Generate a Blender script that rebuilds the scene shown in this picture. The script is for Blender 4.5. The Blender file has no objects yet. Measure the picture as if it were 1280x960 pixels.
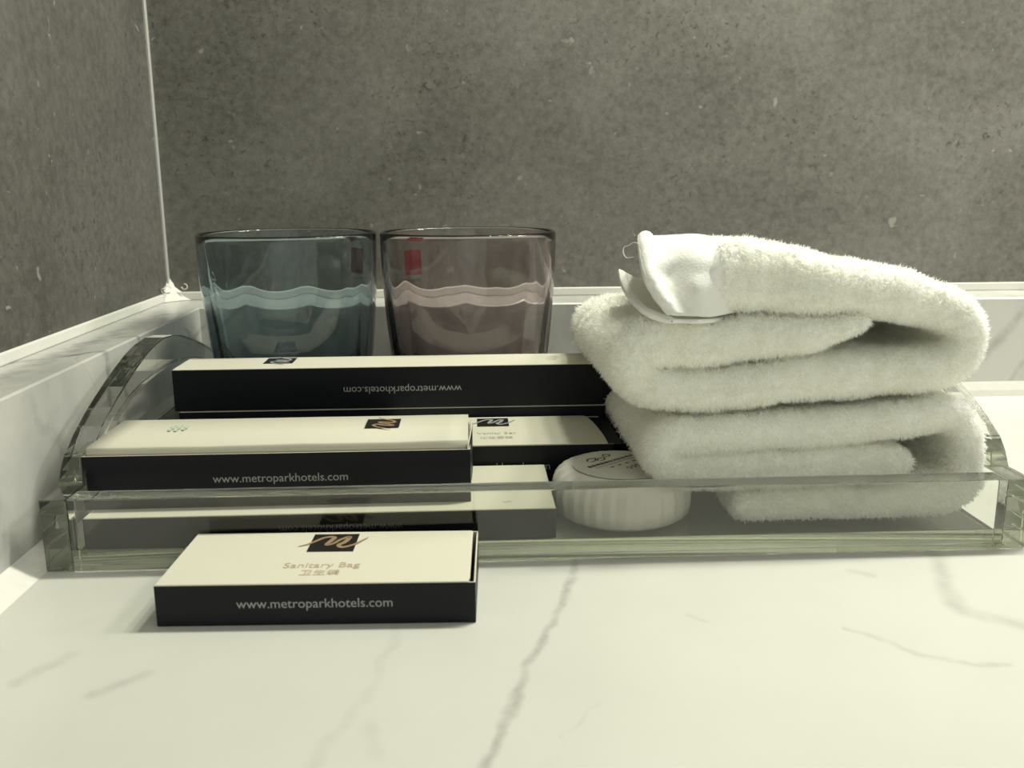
import bpy, bmesh, math, random
import numpy as np
from mathutils import Vector, Matrix

MM = 0.001
random.seed(4)
rng = np.random.default_rng(7)
scene = bpy.context.scene
COL = scene.collection

# ------------------------------------------------------------------ camera
F_PX = 1150.0
PITCH, YAW, ROLL = [math.radians(a) for a in (12.33, 2.56, 0.39)]
CAM = Vector((0, 0, 120.0))                      # millimetres above the counter
_cy, _sy, _cp, _sp = math.cos(YAW), math.sin(YAW), math.cos(PITCH), math.sin(PITCH)
FWD = Vector((_sy * _cp, _cy * _cp, -_sp))
_r = Vector((_cy, -_sy, 0))
_d = -_r.cross(FWD)
RIGHT = _r * math.cos(ROLL) + _d * math.sin(ROLL)
DOWN = -_r * math.sin(ROLL) + _d * math.cos(ROLL)
cam_data = bpy.data.cameras.new('camera')
cam = bpy.data.objects.new('camera', cam_data)
COL.objects.link(cam)
cam_data.sensor_width = 36.0
cam_data.lens = 36.0 * F_PX / 1280.0
cam_data.clip_start = 0.005
cam_data.dof.use_dof = True
cam_data.dof.focus_distance = 0.37
cam_data.dof.aperture_fstop = 26.0
m = Matrix((RIGHT, -DOWN, -FWD)).transposed().to_4x4()
m.translation = CAM * MM
cam.matrix_world = m
scene.camera = cam

# ------------------------------------------------------------------ world, lamps, exposure
world = bpy.data.worlds.new('bathroom_ambience')
scene.world = world
world.use_nodes = True
wb = world.node_tree.nodes['Background']
wb.inputs[0].default_value = (0.98, 1.0, 0.87, 1)
wb.inputs[1].default_value = 0.58

def area_lamp(name, loc, target, size, power, color):
    L = bpy.data.lights.new(name, 'AREA')
    L.shape = 'DISK'
    L.size = size
    L.energy = power
    L.color = color
    o = bpy.data.objects.new(name, L)
    COL.objects.link(o)
    o.location = loc
    o.rotation_euler = (Vector(target) - Vector(loc)).to_track_quat('-Z', 'Y').to_euler()
    return o

for x in (0.18, 0.28, 0.38):
    area_lamp('downlight_lamp', (x, 0.41, 0.68), (x - 0.05, 0.33, 0), 0.06, 1.65, (0.985, 1.0, 0.80))
area_lamp('added_right_lamp', (0.60, 0.40, 0.60), (0.32, 0.34, 0.0), 0.14, 2.3, (1.0, 0.93, 0.93))  # unseen lamp added for the pinker tone at the right

vs = scene.view_settings
vs.view_transform = 'Standard'
vs.look = 'None'
vs.exposure = 0.12
vs.gamma = 1.0
vs.use_curve_mapping = False
scene.cycles.max_bounces = 64
scene.cycles.transmission_bounces = 48
scene.cycles.glossy_bounces = 40
scene.cycles.diffuse_bounces = 14
scene.cycles.sample_clamp_indirect = 10.0

# ------------------------------------------------------------------ material helpers
def new_mat(name):
    mt = bpy.data.materials.new(name)
    mt.use_nodes = True
    nt = mt.node_tree
    return mt, nt, nt.nodes['Principled BSDF']

def plain(name, col, rough=0.5, spec=0.4, noise=0.0, scale=400, bump=0.0, metal=0.0):
    mt, nt, b = new_mat(name)
    b.inputs['Base Color'].default_value = (*col, 1)
    b.inputs['Roughness'].default_value = rough
    b.inputs['Specular IOR Level'].default_value = spec
    b.inputs['Metallic'].default_value = metal
    if noise or bump:
        tc = nt.nodes.new('ShaderNodeTexCoord')
        n = nt.nodes.new('ShaderNodeTexNoise')
        n.inputs['Scale'].default_value = scale
        n.inputs['Detail'].default_value = 4
        nt.links.new(tc.outputs['Object'], n.inputs['Vector'])
        if noise:
            mx = nt.nodes.new('ShaderNodeMix'); mx.data_type = 'RGBA'
            mx.inputs[6].default_value = (*[c * (1 - noise) for c in col], 1)
            mx.inputs[7].default_value = (*[min(1, c * (1 + noise)) for c in col], 1)
            nt.links.new(n.outputs['Fac'], mx.inputs[0])
            nt.links.new(mx.outputs[2], b.inputs['Base Color'])
        if bump:
            bp = nt.nodes.new('ShaderNodeBump')
            bp.inputs['Strength'].default_value = bump
            bp.inputs['Distance'].default_value = 0.0005
            nt.links.new(n.outputs['Fac'], bp.inputs['Height'])
            nt.links.new(bp.outputs['Normal'], b.inputs['Normal'])
    return mt

def glass_mat(name, ior, absorb, density, tint=(1, 1, 1), rough=0.0):
    mt = bpy.data.materials.new(name)
    mt.use_nodes = True
    nt = mt.node_tree
    nt.nodes.clear()
    out = nt.nodes.new('ShaderNodeOutputMaterial')
    g = nt.nodes.new('ShaderNodeBsdfGlass')
    g.inputs['Color'].default_value = (*tint, 1)
    g.inputs['Roughness'].default_value = rough
    g.inputs['IOR'].default_value = ior
    v = nt.nodes.new('ShaderNodeVolumeAbsorption')
    v.inputs['Color'].default_value = (*absorb, 1)
    v.inputs['Density'].default_value = density
    nt.links.new(g.outputs[0], out.inputs['Surface'])
    nt.links.new(v.outputs[0], out.inputs['Volume'])
    return mt

def math_node(nt, op, a=None, b=None, clamp=False):
    n = nt.nodes.new('ShaderNodeMath'); n.operation = op; n.use_clamp = clamp
    for i, v in enumerate((a, b)):
        if v is None: continue
        if isinstance(v, (int, float)): n.inputs[i].default_value = v
        else: nt.links.new(v, n.inputs[i])
    return n.outputs[0]

def marble(name, veins=None, base=(0.80, 0.795, 0.76), rough=0.22, seed=0.0, vein_strength=0.5, stretch=(1, 1, 1), cloud=0.10, vein_col=(0.20, 0.20, 0.19)):
    """White marble: clouds, fine random veins and (optional) chosen veins as polylines in metres (x, y)."""
    mt, nt, b = new_mat(name)
    b.inputs['Roughness'].default_value = rough
    b.inputs['Specular IOR Level'].default_value = 0.5
    geo = nt.nodes.new('ShaderNodeNewGeometry')
    mp = nt.nodes.new('ShaderNodeMapping')
    mp.inputs['Scale'].default_value = stretch
    mp.inputs['Location'].default_value = (seed, seed * 0.7, seed * 1.3)
    nt.links.new(geo.outputs['Position'], mp.inputs['Vector'])
    def noise(scale, detail=4, rough_=0.55, dist=0.0):
        n = nt.nodes.new('ShaderNodeTexNoise')
        n.inputs['Scale'].default_value = scale
        n.inputs['Detail'].default_value = detail
        n.inputs['Roughness'].default_value = rough_
        n.inputs['Distortion'].default_value = dist
        nt.links.new(mp.outputs['Vector'], n.inputs['Vector'])
        return n
    c1 = noise(7, 5, 0.6)
    # thin veins where a noise crosses one half
    v1 = noise(5.5, 3, 0.5, 0.8)
    a = math_node(nt, 'ABSOLUTE', math_node(nt, 'SUBTRACT', v1.outputs['Fac'], 0.5))
    r = nt.nodes.new('ShaderNodeMapRange')
    r.inputs[1].default_value = 0.0; r.inputs[2].default_value = 0.018
    r.inputs[3].default_value = 1.0; r.inputs[4].default_value = 0.0
    nt.links.new(a, r.inputs[0])
    gate = noise(9, 2)
    gr = nt.nodes.new('ShaderNodeMapRange')
    gr.inputs[1].default_value = 0.48; gr.inputs[2].default_value = 0.68
    nt.links.new(gate.outputs['Fac'], gr.inputs[0])
    fac = math_node(nt, 'MULTIPLY', math_node(nt, 'MULTIPLY', r.outputs[0], gr.outputs[0]), vein_strength)
    cl = nt.nodes.new('ShaderNodeMapRange')
    cl.inputs[1].default_value = 0.42; cl.inputs[2].default_value = 0.68
    cl.inputs[3].default_value = 0.0; cl.inputs[4].default_value = cloud
    nt.links.new(c1.outputs['Fac'], cl.inputs[0])
    fac = math_node(nt, 'MAXIMUM', fac, cl.outputs[0])
    if veins:
        dn = nt.nodes.new('ShaderNodeTexNoise')
        dn.inputs['Scale'].default_value = 90
        dn.inputs['Detail'].default_value = 3
        nt.links.new(geo.outputs['Position'], dn.inputs['Vector'])
        off = nt.nodes.new('ShaderNodeVectorMath'); off.operation = 'MULTIPLY_ADD'
        off.inputs[1].default_value = (0.006, 0.006, 0)
        nt.links.new(dn.outputs['Color'], off.inputs[0])
        sub = nt.nodes.new('ShaderNodeVectorMath'); sub.operation = 'ADD'
        sub.inputs[1].default_value = (-0.003, -0.003, 0)
        nt.links.new(geo.outputs['Position'], sub.inputs[0])
        nt.links.new(sub.outputs[0], off.inputs[2])
        P = off.outputs[0]
        brk = nt.nodes.new('ShaderNodeTexNoise')
        brk.inputs['Scale'].default_value = 140
        brk.inputs['Detail'].default_value = 3
        nt.links.new(geo.outputs['Position'], brk.inputs['Vector'])
        bm_ = nt.nodes.new('ShaderNodeMapRange')
        bm_.inputs[1].default_value = 0.30; bm_.inputs[2].default_value = 0.62
        bm_.inputs[3].default_value = 0.35; bm_.inputs[4].default_value = 1.0
        nt.links.new(brk.outputs['Fac'], bm_.inputs[0])
        tot = None
        for pts, width, strength in veins:
            for (p, q) in zip(pts[:-1], pts[1:]):
                A = Vector((*p, 0)[:3]) * MM; B = Vector((*q, 0)[:3]) * MM; ba = B - A
                s = nt.nodes.new('ShaderNodeVectorMath'); s.operation = 'SUBTRACT'
                nt.links.new(P, s.inputs[0]); s.inputs[1].default_value = A
                d = nt.nodes.new('ShaderNodeVectorMath'); d.operation = 'DOT_PRODUCT'
                nt.links.new(s.outputs[0], d.inputs[0]); d.inputs[1].default_value = ba
                h = math_node(nt, 'MULTIPLY', d.outputs['Value'], 1 / ba.length_squared, True)
                sc_ = nt.nodes.new('ShaderNodeVectorMath'); sc_.operation = 'SCALE'
                sc_.inputs[0].default_value = ba
                nt.links.new(h, sc_.inputs['Scale'])
                df = nt.nodes.new('ShaderNodeVectorMath'); df.operation = 'SUBTRACT'
                nt.links.new(s.outputs[0], df.inputs[0]); nt.links.new(sc_.outputs[0], df.inputs[1])
                ln = nt.nodes.new('ShaderNodeVectorMath'); ln.operation = 'LENGTH'
                nt.links.new(df.outputs[0], ln.inputs[0])
                mr = nt.nodes.new('ShaderNodeMapRange'); mr.interpolation_type = 'SMOOTHSTEP'
                mr.inputs[1].default_value = 0.0; mr.inputs[2].default_value = width * MM
                mr.inputs[3].default_value = strength; mr.inputs[4].default_value = 0.0
                nt.links.new(ln.outputs['Value'], mr.inputs[0])
                tot = mr.outputs[0] if tot is None else math_node(nt, 'MAXIMUM', tot, mr.outputs[0])
        tot = math_node(nt, 'MULTIPLY', tot, bm_.outputs[0])
        fac = math_node(nt, 'MAXIMUM', fac, tot)
    mx = nt.nodes.new('ShaderNodeMix'); mx.data_type = 'RGBA'
    mx.inputs[6].default_value = (*base, 1)
    mx.inputs[7].default_value = (*vein_col, 1)
    nt.links.new(fac, mx.inputs[0])
    nt.links.new(mx.outputs[2], b.inputs['Base Color'])
    return mt

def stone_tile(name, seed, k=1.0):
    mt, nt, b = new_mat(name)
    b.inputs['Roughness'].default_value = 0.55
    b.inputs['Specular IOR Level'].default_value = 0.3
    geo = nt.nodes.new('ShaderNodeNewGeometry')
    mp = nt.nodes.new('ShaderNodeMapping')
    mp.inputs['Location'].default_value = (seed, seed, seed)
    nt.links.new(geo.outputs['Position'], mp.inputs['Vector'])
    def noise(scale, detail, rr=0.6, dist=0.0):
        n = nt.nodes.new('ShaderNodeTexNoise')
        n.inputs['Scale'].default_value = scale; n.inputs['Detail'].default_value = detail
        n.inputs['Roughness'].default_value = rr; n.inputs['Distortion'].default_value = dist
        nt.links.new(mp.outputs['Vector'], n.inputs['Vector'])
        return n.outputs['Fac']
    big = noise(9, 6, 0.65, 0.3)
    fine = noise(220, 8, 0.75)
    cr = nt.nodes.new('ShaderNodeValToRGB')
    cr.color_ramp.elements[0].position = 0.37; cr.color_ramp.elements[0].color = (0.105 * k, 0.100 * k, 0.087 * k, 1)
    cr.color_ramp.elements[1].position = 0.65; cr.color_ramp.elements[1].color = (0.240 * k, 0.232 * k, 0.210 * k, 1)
    mixv = math_node(nt, 'ADD', math_node(nt, 'MULTIPLY', big, 0.46), math_node(nt, 'MULTIPLY', fine, 0.54))
    nt.links.new(mixv, cr.inputs[0])
    # dark pits and light specks
    pit = noise(330, 3, 0.6, 0.6)
    pm = nt.nodes.new('ShaderNodeMapRange')
    pm.inputs[1].default_value = 0.42; pm.inputs[2].default_value = 0.31
    pm.inputs[3].default_value = 0.0; pm.inputs[4].default_value = 0.75
    nt.links.new(pit, pm.inputs[0])
    area = noise(14, 3)
    am = nt.nodes.new('ShaderNodeMapRange')
    am.inputs[1].default_value = 0.40; am.inputs[2].default_value = 0.62
    nt.links.new(area, am.inputs[0])
    m1 = nt.nodes.new('ShaderNodeMix'); m1.data_type = 'RGBA'
    nt.links.new(math_node(nt, 'MULTIPLY', pm.outputs[0], am.outputs[0]), m1.inputs[0])
    nt.links.new(cr.outputs[0], m1.inputs[6])
    m1.inputs[7].default_value = (0.055, 0.052, 0.045, 1)
    sp = noise(150, 2, 0.5, 0.4)
    sm = nt.nodes.new('ShaderNodeMapRange')
    sm.inputs[1].default_value = 0.715; sm.inputs[2].default_value = 0.78
    sm.inputs[3].default_value = 0.0; sm.inputs[4].default_value = 0.6
    nt.links.new(sp, sm.inputs[0])
    m2 = nt.nodes.new('ShaderNodeMix'); m2.data_type = 'RGBA'
    nt.links.new(sm.outputs[0], m2.inputs[0])
    nt.links.new(m1.outputs[2], m2.inputs[6])
    m2.inputs[7].default_value = (0.40, 0.39, 0.36, 1)
    nt.links.new(m2.outputs[2], b.inputs['Base Color'])
    bp = nt.nodes.new('ShaderNodeBump')
    bp.inputs['Strength'].default_value = 0.25; bp.inputs['Distance'].default_value = 0.0006
    nt.links.new(fine, bp.inputs['Height'])
    nt.links.new(bp.outputs['Normal'], b.inputs['Normal'])
    return mt

VEINS = [
    ([(34, 292), (31.7, 272.7), (24.4, 244.8), (13.2, 213.8), (2.1, 171.6), (-6, 140)], 2.6, 0.50),
    ([(-20, 245), (-21.9, 233), (-26, 201), (-35.8, 173.7), (-42, 150)], 3.6, 0.16),
    ([(152, 290), (150.2, 271.7), (141, 251.2), (138.7, 235.5), (150.8, 226.5), (170, 216)], 5.0, 0.34),
    ([(102, 228), (110, 220.7), (116, 211), (127, 206), (134, 206)], 2.0, 0.30),
    ([(-114, 212.2), (-105.5, 224.8)], 3.6, 0.26),
    ([(-92, 205.5), (-82.6, 214.6)], 3.8, 0.30),
    ([(28, 194.5), (18.3, 182.2)], 1.5, 0.2),
    ([(60, 238), (64, 234)], 2.4, 0.16),
    ([(118, 265), (124, 262)], 2.6, 0.25),
    ([(-25, 190), (-22, 176)], 4.5, 0.14),
]
M_COUNTER = marble('counter_marble', VEINS, base=(0.60, 0.60, 0.555), rough=0.28, vein_strength=0.12, cloud=0.10)
LEDGE_VEINS = [
    ([(-170, 344, 56), (-158, 352, 56), (-150, 362, 56), (-144.8, 366, 55), (-144.8, 367, 38), (-144.8, 372, 24)], 4.2, 0.95),
    ([(-164, 384, 56), (-152, 398, 56), (-144.8, 403, 55), (-144.8, 406, 44), (-144.8, 402, 34)], 4.0, 0.85),
    ([(-156, 180, 56), (-160, 250, 56), (-161, 330, 56), (-158, 400, 56), (-154, 470, 56)], 12.0, 0.6),
    ([(-144.8, 300, 50), (-144.8, 318, 30), (-144.8, 322, 5)], 12.0, 0.4),
    ([(-144.8, 250, 45), (-144.8, 268, 24), (-144.8, 280, 0)], 14.0, 0.45),
    ([(275, 496, 10), (281, 496, 16), (301, 496, 38), (312, 499, 56)], 5.0, 0.40),
    ([(305, 496, 8), (318, 496, 30)], 3.0, 0.35),
    ([(36, 496, 10), (44, 496, 30), (62, 496, 52)], 4.0, 0.22),
]
M_LEDGE = marble('ledge_marble', LEDGE_VEINS, base=(0.56, 0.56, 0.53), rough=0.25, seed=3.1, vein_strength=0.5, stretch=(2.2, 1.6, 1.6), cloud=0.42, vein_col=(0.13, 0.13, 0.125))
M_TILE_B = stone_tile('grey_stone_tile', 0.0)
M_TILE_L = stone_tile('grey_stone_tile_shaded', 5.3, 0.66)  # same tile, colour darkened to stand in for dimmer light on the side wall
M_SEAL = plain('white_sealant', (0.74, 0.73, 0.68), 0.5, noise=0.06, scale=300)
M_GROUT = plain('pale_grout', (0.42, 0.42, 0.40), 0.7, noise=0.08, scale=400)
M_ACRYLIC = glass_mat('clear_acrylic', 1.49, (0.53, 0.555, 0.46), 4.0, tint=(0.985, 0.988, 0.977))
M_BLUE = glass_mat('smoky_blue_glass', 1.5, (0.10, 0.32, 0.38), 200.0)
M_MAUVE = glass_mat('smoky_mauve_glass', 1.5, (0.34, 0.19, 0.20), 175.0)
M_NAVY = plain('navy_card', (0.006, 0.0075, 0.0115), 0.45, 0.25, noise=0.1, scale=900)
M_CREAM = plain('cream_card', (0.62, 0.60, 0.50), 0.55, 0.3, noise=0.02, scale=60)
M_EDGE = plain('raw_card_edge', (0.62, 0.58, 0.50), 0.8)
M_PRINT = plain('grey_print', (0.36, 0.36, 0.36), 0.5)
M_PRINT_DIM = plain('dim_grey_print', (0.10, 0.10, 0.11), 0.5)
M_GOLD = plain('gold_foil', (0.50, 0.34, 0.20), 0.35, 0.5, metal=0.45)
M_GOLD_TXT = plain('bronze_print', (0.46, 0.35, 0.24), 0.5)
M_SILVER = plain('silver_foil', (0.50, 0.53, 0.52), 0.35, 0.5, metal=0.4)
M_GREY_TXT = plain('soft_grey_print', (0.42, 0.41, 0.37), 0.6)
M_TEAL = plain('teal_print', (0.46, 0.55, 0.45), 0.6)
M_BLACK = plain('black_print', (0.012, 0.011, 0.011), 0.4)
M_RED = plain('red_sticker', (0.50, 0.025, 0.025), 0.45)
M_DARK_TXT = plain('dark_print', (0.05, 0.045, 0.04), 0.6)
M_TERRY = plain('white_terry', (0.93, 0.93, 0.90), 0.95, 0.05, noise=0.03, scale=500, bump=0.5)
M_PILE = bpy.data.materials.new('white_terry_pile')      # cotton loops let light through
M_PILE.use_nodes = True
_nt = M_PILE.node_tree; _nt.nodes.clear()
_o = _nt.nodes.new('ShaderNodeOutputMaterial'); _m = _nt.nodes.new('ShaderNodeMixShader')
_a = _nt.nodes.new('ShaderNodeBsdfDiffuse'); _b = _nt.nodes.new('ShaderNodeBsdfTranslucent')
_a.inputs[0].default_value = (0.985, 0.985, 0.965, 1); _b.inputs[0].default_value = (0.985, 0.985, 0.955, 1)
_m.inputs[0].default_value = 0.45
_nt.links.new(_a.outputs[0], _m.inputs[1]); _nt.links.new(_b.outputs[0], _m.inputs[2]); _nt.links.new(_m.outputs[0], _o.inputs[0])
M_HEM = plain('white_flat_weave', (0.88, 0.88, 0.84), 0.9, 0.05, noise=0.04, scale=1500, bump=0.4)
M_WRAP = plain('pearly_wrapper', (0.84, 0.82, 0.75), 0.28, 0.6, noise=0.05, scale=200)
M_LABEL = plain('soap_label_paper', (0.72, 0.71, 0.64), 0.4, 0.4)

# ------------------------------------------------------------------ object helpers
def link(name, mesh, mats, parent=None, smooth=False):
    o = bpy.data.objects.new(name, mesh)
    COL.objects.link(o)
    for mt in (mats if isinstance(mats, (list, tuple)) else [mats]):
        mesh.materials.append(mt)
    if parent: o.parent = parent
    if smooth:
        mesh.polygons.foreach_set('use_smooth', [True] * len(mesh.polygons))
    return o

def from_bm(name, bm, mats, parent=None, smooth=False):
    me = bpy.data.meshes.new(name)
    bm.to_mesh(me); bm.free()
    return link(name, me, mats, parent, smooth)

def from_py(name, verts, faces, mats, parent=None, smooth=False, mm=True):
    me = bpy.data.meshes.new(name)
    k = MM if mm else 1.0
    me.from_pydata([(v[0] * k, v[1] * k, v[2] * k) for v in verts], [], faces)
    me.update()
    return link(name, me, mats, parent, smooth)

def thing(name, label, cat, loc=(0, 0, 0), rz=0.0, group=None):
    o = bpy.data.objects.new(name, None)
    COL.objects.link(o)
    o.empty_display_size = 0.01
    o.location = Vector(loc) * MM
    o.rotation_euler = (0, 0, rz)
    o['label'] = label; o['category'] = cat
    if group: o['group'] = group
    return o

def box_bm(x0, x1, y0, y1, z0, z1, bevel=0.0, seg=1, bm=None):
    new = bm is None
    if new: bm = bmesh.new()
    vs_ = [bm.verts.new((x * MM, y * MM, z * MM)) for x in (x0, x1) for y in (y0, y1) for z in (z0, z1)]
    idx = ((0, 1, 3, 2), (4, 6, 7, 5), (0, 4, 5, 1), (2, 3, 7, 6), (0, 2, 6, 4), (1, 5, 7, 3))
    fs = [bm.faces.new([vs_[i] for i in f]) for f in idx]
    if bevel:
        bmesh.ops.bevel(bm, geom=list({e for f in fs for e in f.edges}), offset=bevel * MM, segments=seg, profile=0.5, affect='EDGES')
    bmesh.ops.recalc_face_normals(bm, faces=bm.faces)
    return bm

def structure(o, label=None):
    o['kind'] = 'structure'
    if label: o['label'] = label
    return o

def prism(name, poly, axis, a0, a1, mats, parent=None, bevel=0.0, seg=2, hole=None, smooth=False):
    """Polygon (2D, mm) pushed along an axis. axis 'x': poly in (y, z); axis 'y': poly in (x, z); axis 'z': poly in (x, y)."""
    bm = bmesh.new()
    def P(u, v, a):
        p = {'x': (a, u, v), 'y': (u, a, v), 'z': (u, v, a)}[axis]
        return Vector(p) * MM
    edges = []
    loops = [poly] + ([hole] if hole else [])
    for lp in loops:
        vv = [bm.verts.new(P(u, v, a0)) for u, v in lp]
        edges += [bm.edges.new((vv[i], vv[(i + 1) % len(vv)])) for i in range(len(vv))]
    r = bmesh.ops.triangle_fill(bm, use_beauty=True, use_dissolve=False, edges=edges)
    faces = [g for g in r['geom'] if isinstance(g, bmesh.types.BMFace)]
    if hole:   # drop triangles filling the hole
        hs = [Vector(h) for h in hole]
        def inside(pt):
            c = False; n = len(hs); j = n - 1
            for i in range(n):
                if (hs[i].y > pt.y) != (hs[j].y > pt.y) and pt.x < (hs[j].x - hs[i].x) * (pt.y - hs[i].y) / (hs[j].y - hs[i].y) + hs[i].x:
                    c = not c
                j = i
            return c
        ij = {'x': (1, 2), 'y': (0, 2), 'z': (0, 1)}[axis]
        kill = [f for f in faces if inside(Vector((f.calc_center_median()[ij[0]] / MM, f.calc_center_median()[ij[1]] / MM)))]
        faces = [f for f in faces if f not in kill]
        bmesh.ops.delete(bm, geom=kill, context='FACES_ONLY')
    ex = bmesh.ops.extrude_face_region(bm, geom=faces)
    d = {'x': (1, 0, 0), 'y': (0, 1, 0), 'z': (0, 0, 1)}[axis]
    bmesh.ops.translate(bm, vec=Vector(d) * (a1 - a0) * MM, verts=[g for g in ex['geom'] if isinstance(g, bmesh.types.BMVert)])
    bmesh.ops.recalc_face_normals(bm, faces=bm.faces)
    if bevel:
        es = [e for e in bm.edges if len(e.link_faces) == 2 and e.calc_face_angle() > math.radians(50)]
        bmesh.ops.bevel(bm, geom=es, offset=bevel * MM, segments=seg, profile=0.5, affect='EDGES', clamp_overlap=True)
        bmesh.ops.recalc_face_normals(bm, faces=bm.faces)
    o = from_bm(name, bm, mats, parent, smooth)
    return o

_fonts = {}
def lettering(name, body, mat, parent, width, origin, ux, uy, height=None, align='C'):
    """Flat lettering as mesh: centred on origin (mm, parent space), along ux with letter tops towards uy; width in mm."""
    cu = bpy.data.curves.new('lettering_curve', 'FONT')
    cu.body = body
    cu.resolution_u = 3
    tmp = bpy.data.objects.new('lettering_tmp', cu)
    COL.objects.link(tmp)
    dg = bpy.context.evaluated_depsgraph_get()
    me = bpy.data.meshes.new_from_object(tmp.evaluated_get(dg))
    bpy.data.objects.remove(tmp); bpy.data.curves.remove(cu)
    co = np.empty(len(me.vertices) * 3); me.vertices.foreach_get('co', co); co = co.reshape(-1, 3)
    lo, hi = co.min(0), co.max(0)
    s = width / (hi[0] - lo[0])
    sy = s if height is None else height / (hi[1] - lo[1])
    u = (co[:, 0] - (lo[0] + hi[0]) / 2) * s
    v = (co[:, 1] - (lo[1] + hi[1]) / 2) * sy
    ux = np.array(ux, float); uy = np.array(uy, float)
    p = (np.array(origin)[None] + u[:, None] * ux[None] + v[:, None] * uy[None]) * MM
    me.vertices.foreach_set('co', p.ravel())
    me.materials.clear()
    me.update()
    me.name = name
    return link(name, me, mat, parent)

def stroke(name, pts, widths, mat, parent, origin, ux, uy):
    """Tapered flat brush stroke following pts (2D mm)."""
    n = len(pts); pts = np.array(pts, float)
    # smooth by Catmull-Rom
    P = []; W = []
    for i in range(n - 1):
        p0, p1, p2, p3 = pts[max(i - 1, 0)], pts[i], pts[i + 1], pts[min(i + 2, n - 1)]
        for k in range(5):
            t = k / 5
            P.append(0.5 * ((2 * p1) + (p2 - p0) * t + (2 * p0 - 5 * p1 + 4 * p2 - p3) * t * t + (-p0 + 3 * p1 - 3 * p2 + p3) * t ** 3))
            W.append(widths[i] * (1 - t) + widths[i + 1] * t)
    P.append(pts[-1]); W.append(widths[-1])
    P = np.array(P); W = np.array(W)
    T = np.gradient(P, axis=0); T /= np.linalg.norm(T, axis=1)[:, None] + 1e-9
    N = np.stack([-T[:, 1], T[:, 0]], 1)
    A = P + N * W[:, None] / 2; B = P - N * W[:, None] / 2
    ux = np.array(ux, float); uy = np.array(uy, float); o = np.array(origin, float)
    verts = [tuple(o + q[0] * ux + q[1] * uy) for q in np.concatenate([A, B])]
    k = len(P)
    faces = [(i, i + 1, k + i + 1, k + i) for i in range(k - 1)]
    return from_py(name, verts, faces, mat, parent)

# ------------------------------------------------------------------ the setting
WX, WY, LX, LY, LZ, JZ = -171.5, 531.0, -144.8, 496.0, 56.0, 60.5

o = from_bm('countertop', box_bm(-175, 760, -110, 535, -30, 0, 1.5, 2), M_COUNTER)
structure(o, 'white marble countertop with thin grey veins')
structure(from_bm('wall_back', box_bm(WX, 1100, WY, WY + 12, JZ, 1250), M_TILE_B), 'grey stone tiled wall behind the tumblers')
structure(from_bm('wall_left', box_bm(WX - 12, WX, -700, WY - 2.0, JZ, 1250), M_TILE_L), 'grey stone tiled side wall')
led_prof_l = [(WX - 6, 0), (LX, 0), (LX, LZ - 0.7), (LX - 0.7, LZ), (WX - 6, LZ)]
structure(prism('trim_1', led_prof_l, 'y', -110, LY, M_LEDGE), 'white veined marble ledge along the side wall')
led_prof_b = [(WY + 6, 0), (LY, 0), (LY, LZ - 0.7), (LY + 0.7, LZ), (WY + 6, LZ)]
structure(prism('trim_2', led_prof_b, 'x', WX - 6, 760, M_LEDGE), 'white veined marble ledge along the back wall')
# white joints between ledge and tiles
j1 = structure(from_bm('trim_3', box_bm(WX - 6, WX + 1.2, -110, WY, LZ, JZ + 0.2, 0.6, 2), M_SEAL), 'white sealant joint under the side wall tiles')
j2 = structure(from_bm('trim_4', box_bm(WX, 760, WY - 1.2, WY + 6, LZ, JZ + 0.2, 0.6, 2), M_SEAL), 'white sealant joint under the back wall tiles')
# sealant beads where the ledge meets the counter
structure(prism('trim_5', [(LX, 0), (LX + 8.6, 0), (LX + 5, 1.6), (LX, 4.2)], 'y', -110, LY, M_SEAL), 'white sealant bead between side ledge and counter')
structure(prism('trim_6', [(LY, 0), (LY - 1.6, 0), (LY - 1.3, 3.6), (LY, 8.5)], 'x', LX, 760, M_SEAL), 'white sealant bead between back ledge and counter')
# vertical joint in the corner of the two walls
j3 = structure(from_bm('trim_7', box_bm(WX - 2, WX + 1.3, WY - 2.1, WY + 2, JZ, 1250, 0.5, 1), M_GROUT), 'pale vertical grout joint in the wall corner')
# untidy sealant smear at the foot of that joint
def blob(bm, c, r, seg=10, squash=(1, 1, 1)):
    g = bmesh.ops.create_icosphere(bm, subdivisions=2, radius=r * MM)
    for v in g['verts']:
        n = 1 + 0.18 * math.sin(v.co.x * 2600 + c[0]) * math.cos(v.co.z * 3100 + c[2])
        v.co = Vector((v.co.x * squash[0] * n, v.co.y * squash[1], v.co.z * squash[2] * n)) + Vector(c) * MM
bm = bmesh.new()
nz = 9
web = []
for i in range(nz + 1):
    t = i / nz
    e = 0.9 + 14.0 * (1 - t) ** 2.4
    z = LZ + 0.2 + 17.0 * t
    w = 0.5 * math.sin(i * 2.1)
    web.append([bm.verts.new(Vector(p) * MM) for p in ((WX - 0.3, WY - e - w, z), (WX + 0.28 * e + 0.5, WY - 0.45 * e - 0.5, z + 0.4 * w), (WX + 0.45 * e + 0.5, WY - 0.28 * e - 0.5, z - 0.3 * w), (WX + e - w, WY + 0.3, z))])
for a_, b_ in zip(web[:-1], web[1:]):
    for k in range(3):
        bm.faces.new((a_[k], a_[k + 1], b_[k + 1], b_[k]))
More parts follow.
